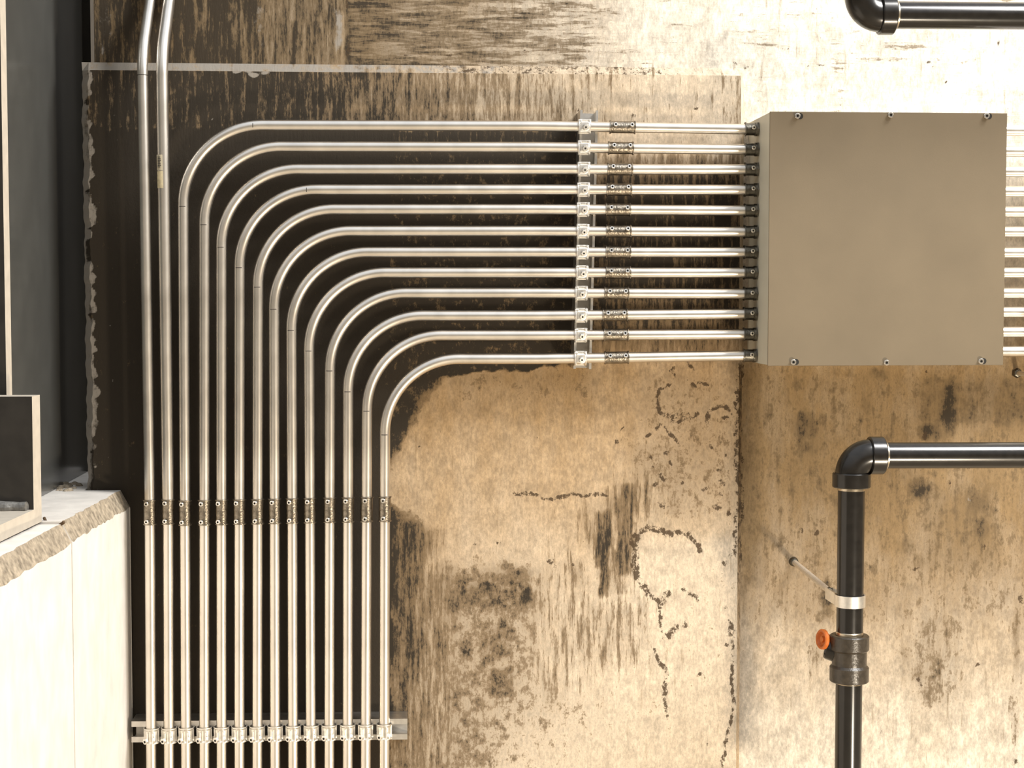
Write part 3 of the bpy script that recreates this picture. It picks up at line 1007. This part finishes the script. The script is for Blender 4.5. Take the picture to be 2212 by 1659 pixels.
for px, py, key in ((1722, 251, 1), (1923, 249, 0), (2130, 251, 1), (1713, 782, 1), (1914, 783, 0), (2118, 780, 1)):
    p = at(px, py, -0.2)
    p.y = -0.2005
    set_screw(cv, p, (-0.1, -1, 0), 0.0062, 0.010)
    if key:
        MB().lathe(p + Vector((0.0065, -0.0001, 0)), (0, -1, 0), [(0.0066, 0), (0.0066, 0.0004), (0, 0.0004)], 20).build('keyhole', M['slot'], cv)

# ------------------------------------------------------------------ black iron pipes
PY_ = -0.355


def elbow(parent, corner, u, v, rt, bend, mats):
    """elbow between directions u and v from its corner, with a collar at each end"""
    u, v = Vector(u), Vector(v)
    a, c = corner + u * 0.2, corner + v * 0.2
    arc = fillet(a, corner, c, bend, 16)
    o = MB().tube([arc[0] + u * 0.003] + arc + [arc[-1] + v * 0.003], rt, 36).build('elbow', mats[0], parent)
    for st, d in ((arc[0], u), (arc[-1], v)):
        R = rt + 0.0055
        MB().lathe(st - d * 0.004, d, [(rt, 0), (R - 0.002, 0), (R, 0.002), (R, 0.029), (R - 0.0015, 0.031), (rt - 0.004, 0.031)], 36).build('collar', mats[0], o)
        MB().lathe(st + d * 0.026, d, [(rt - 0.0055, 0), (rt - 0.0055, 0.007), (rt - 0.0075, 0.0085)], 36).build('thread', mats[1], o)
    return o, arc


s = (PY_ + D) / FPX
rp_ = 29.3 * s
low = thing('iron_pipe', 'black iron pipe rising at the lower right and turning right at an elbow', 'pipe', at(1836, 1659, PY_))
cor = at(1840, 984, PY_)
bt = at(1830, 1790, PY_)
dn = (bt - cor).normalized()
rt = (at(2300, 983, PY_) - cor).normalized()
_, arc = elbow(low, cor, dn, rt, 36 * s, 42 * s, (M['black'], M['thread']))
MB().tube([arc[-1], cor + rt * 1.2], rp_ * 0.985, 36).build('pipe_length', M['black'], low)
tee_t, tee_b = cor + dn * ((1383 - 984) * s), cor + dn * ((1487 - 984) * s)
MB().tube([arc[0], tee_t + dn * 0.01], rp_, 36).build('pipe_length', M['black'], low)
MB().tube([tee_b - dn * 0.01, bt], rp_, 36).build('pipe_length', M['black'], low)
Lt = (tee_b - tee_t).length
R1, R2 = 43 * s, 38 * s
tee = MB().lathe(tee_t, dn, [(rp_ - 0.001, 0.002), (rp_ + 0.003, 0.0), (R1 - 0.002, 0.0), (R1, 0.002), (R1, 0.030), (R1 - 0.002, 0.032), (R2, 0.034), (R2, Lt - 0.036), (R1 - 0.002, Lt - 0.033), (R1, Lt - 0.031), (R1, Lt - 0.002), (R1 - 0.002, Lt), (rp_, Lt)], 40).build('tee', M['iron'], low)
MB().lathe(tee_t - dn * 0.008, dn, [(rp_ - 0.0005, 0), (rp_ + 0.0008, 0.002), (rp_ + 0.0008, 0.010)], 36).build('thread', M['thread'], tee)
MB().lathe(tee_b - dn * 0.003, dn, [(rp_ + 0.0008, 0), (rp_ + 0.0008, 0.006), (rp_ - 0.0005, 0.008)], 36).build('thread', M['thread'], tee)
bd = Vector((-0.86, 0.42, 0.28)).normalized()
bp0 = tee_t + dn * 0.045
MB().lathe(bp0, bd, [(0.024, 0.0), (0.024, 0.046), (0.022, 0.050), (0.014, 0.052)], 28).build('side_outlet', M['black'], tee)
cd = Vector((-0.95, -0.30, 0.10)).normalized()
cp = at(1777, 1381, PY_ + 0.01)
MB().lathe(cp, cd, [(0.012, -0.014), (0.013, -0.005), (0.0215, -0.003), (0.0215, 0.003), (0.0195, 0.005), (0.016, 0.004), (0.013, -0.001), (0.007, -0.001), (0.006, 0.003), (0, 0.003)], 28).build('plug', M['orange'], tee)

up_ = thing('iron_pipe', 'black iron pipe crossing the top right corner with an elbow turning upward', 'pipe', at(2000, 33, PY_))
cor = at(1861, 32, PY_)
r2 = (at(2300, 35, PY_) - cor).normalized()
_, arc = elbow(up_, cor, r2, Vector((0, 0, 1)), 37 * s, 42 * s, (M['black'], M['thread']))
MB().tube([arc[0], cor + r2 * 1.2], rp_, 36).build('pipe_length', M['black'], up_)
MB().tube([arc[-1], cor + Vector((0, 0, 0.6))], rp_, 36).build('pipe_length', M['black'], up_)

# hangers: rod out of the wall and a ring round the pipe
hg = thing('pipe_hanger', 'silver ring hanger with a threaded rod holding the upright black pipe', 'hanger', at(1714, 1213, RW))
hp = at(1836.5, 1297, PY_)
an = at(1714, 1213, RW)
an.y = RW
rb = Vector((hp.x - 0.022, PY_ + 0.080, hp.z + 0.004))
pts = [an + (rb - an) * (k / 60.0) for k in range(61)]
MB().tube(pts, [0.0068 if k % 2 else 0.0062 for k in range(61)], 12).build('threaded_rod', M['rod'], hg)
MB().lathe(an, (0, -1, 0), [(0.011, 0), (0.011, 0.004), (0.008, 0.010), (0.0052, 0.011)], 18).build('anchor', M['cast_dark'], hg)
ring = MB()
rg = rp_ + 0.0012
hh = 0.0125
ring.lathe(hp - Vector((0, 0, hh)), (0, 0, 1), [(rg, 0), (rg + 0.0025, 0), (rg + 0.0025, 2 * hh), (rg, 2 * hh), (rg, 0)], 40)
ring.build('ring', M['zinc'], hg)
eb = MB()
for side in (-1, 1):
    line_ = [Vector((hp.x + side * (rg + 0.0012), PY_ + 0.004, 0)), Vector((hp.x + side * rg * 0.93, PY_ + 0.022, 0)), Vector((hp.x - 0.022 + side * 0.007, PY_ + 0.062, 0)), Vector((hp.x - 0.022 + side * 0.007, PY_ + 0.090, 0))]
    for a_, c_ in zip(line_, line_[1:]):
        n_ = (c_ - a_).normalized().cross(Vector((0, 0, 1))) * 0.00125
        z0 = Vector((0, 0, hp.z - hh))
        eb.extrude([a_ - n_ + z0, c_ - n_ + z0, c_ + n_ + z0, a_ + n_ + z0], (0, 0, 2 * hh))
eb.build('ears', M['zinc'], hg)
MB().hexa(rb + Vector((0, 0.004, 0)), (0, 1, 0), 0.0095, 0.008).build('nut', M['cast_dark'], hg)

rd = thing('threaded_rod', 'short silver rod and dark anchor in the wall at the right edge below the box', 'rod', at(2196, 806, RW))
an = at(2196, 806, RW)
an.y = RW
rb = an + Vector((0.006, -0.34, 0.0))
pts = [an + (rb - an) * (k / 60.0) for k in range(61)]
MB().tube(pts, [0.0056 if k % 2 else 0.005 for k in range(61)], 12).build('rod', M['rod'], rd)
MB().lathe(an, (0, -1, 0), [(0.012, 0), (0.012, 0.004), (0.009, 0.010), (0.0056, 0.011)], 6, 0, False).build('anchor', M['cast_dark'], rd)
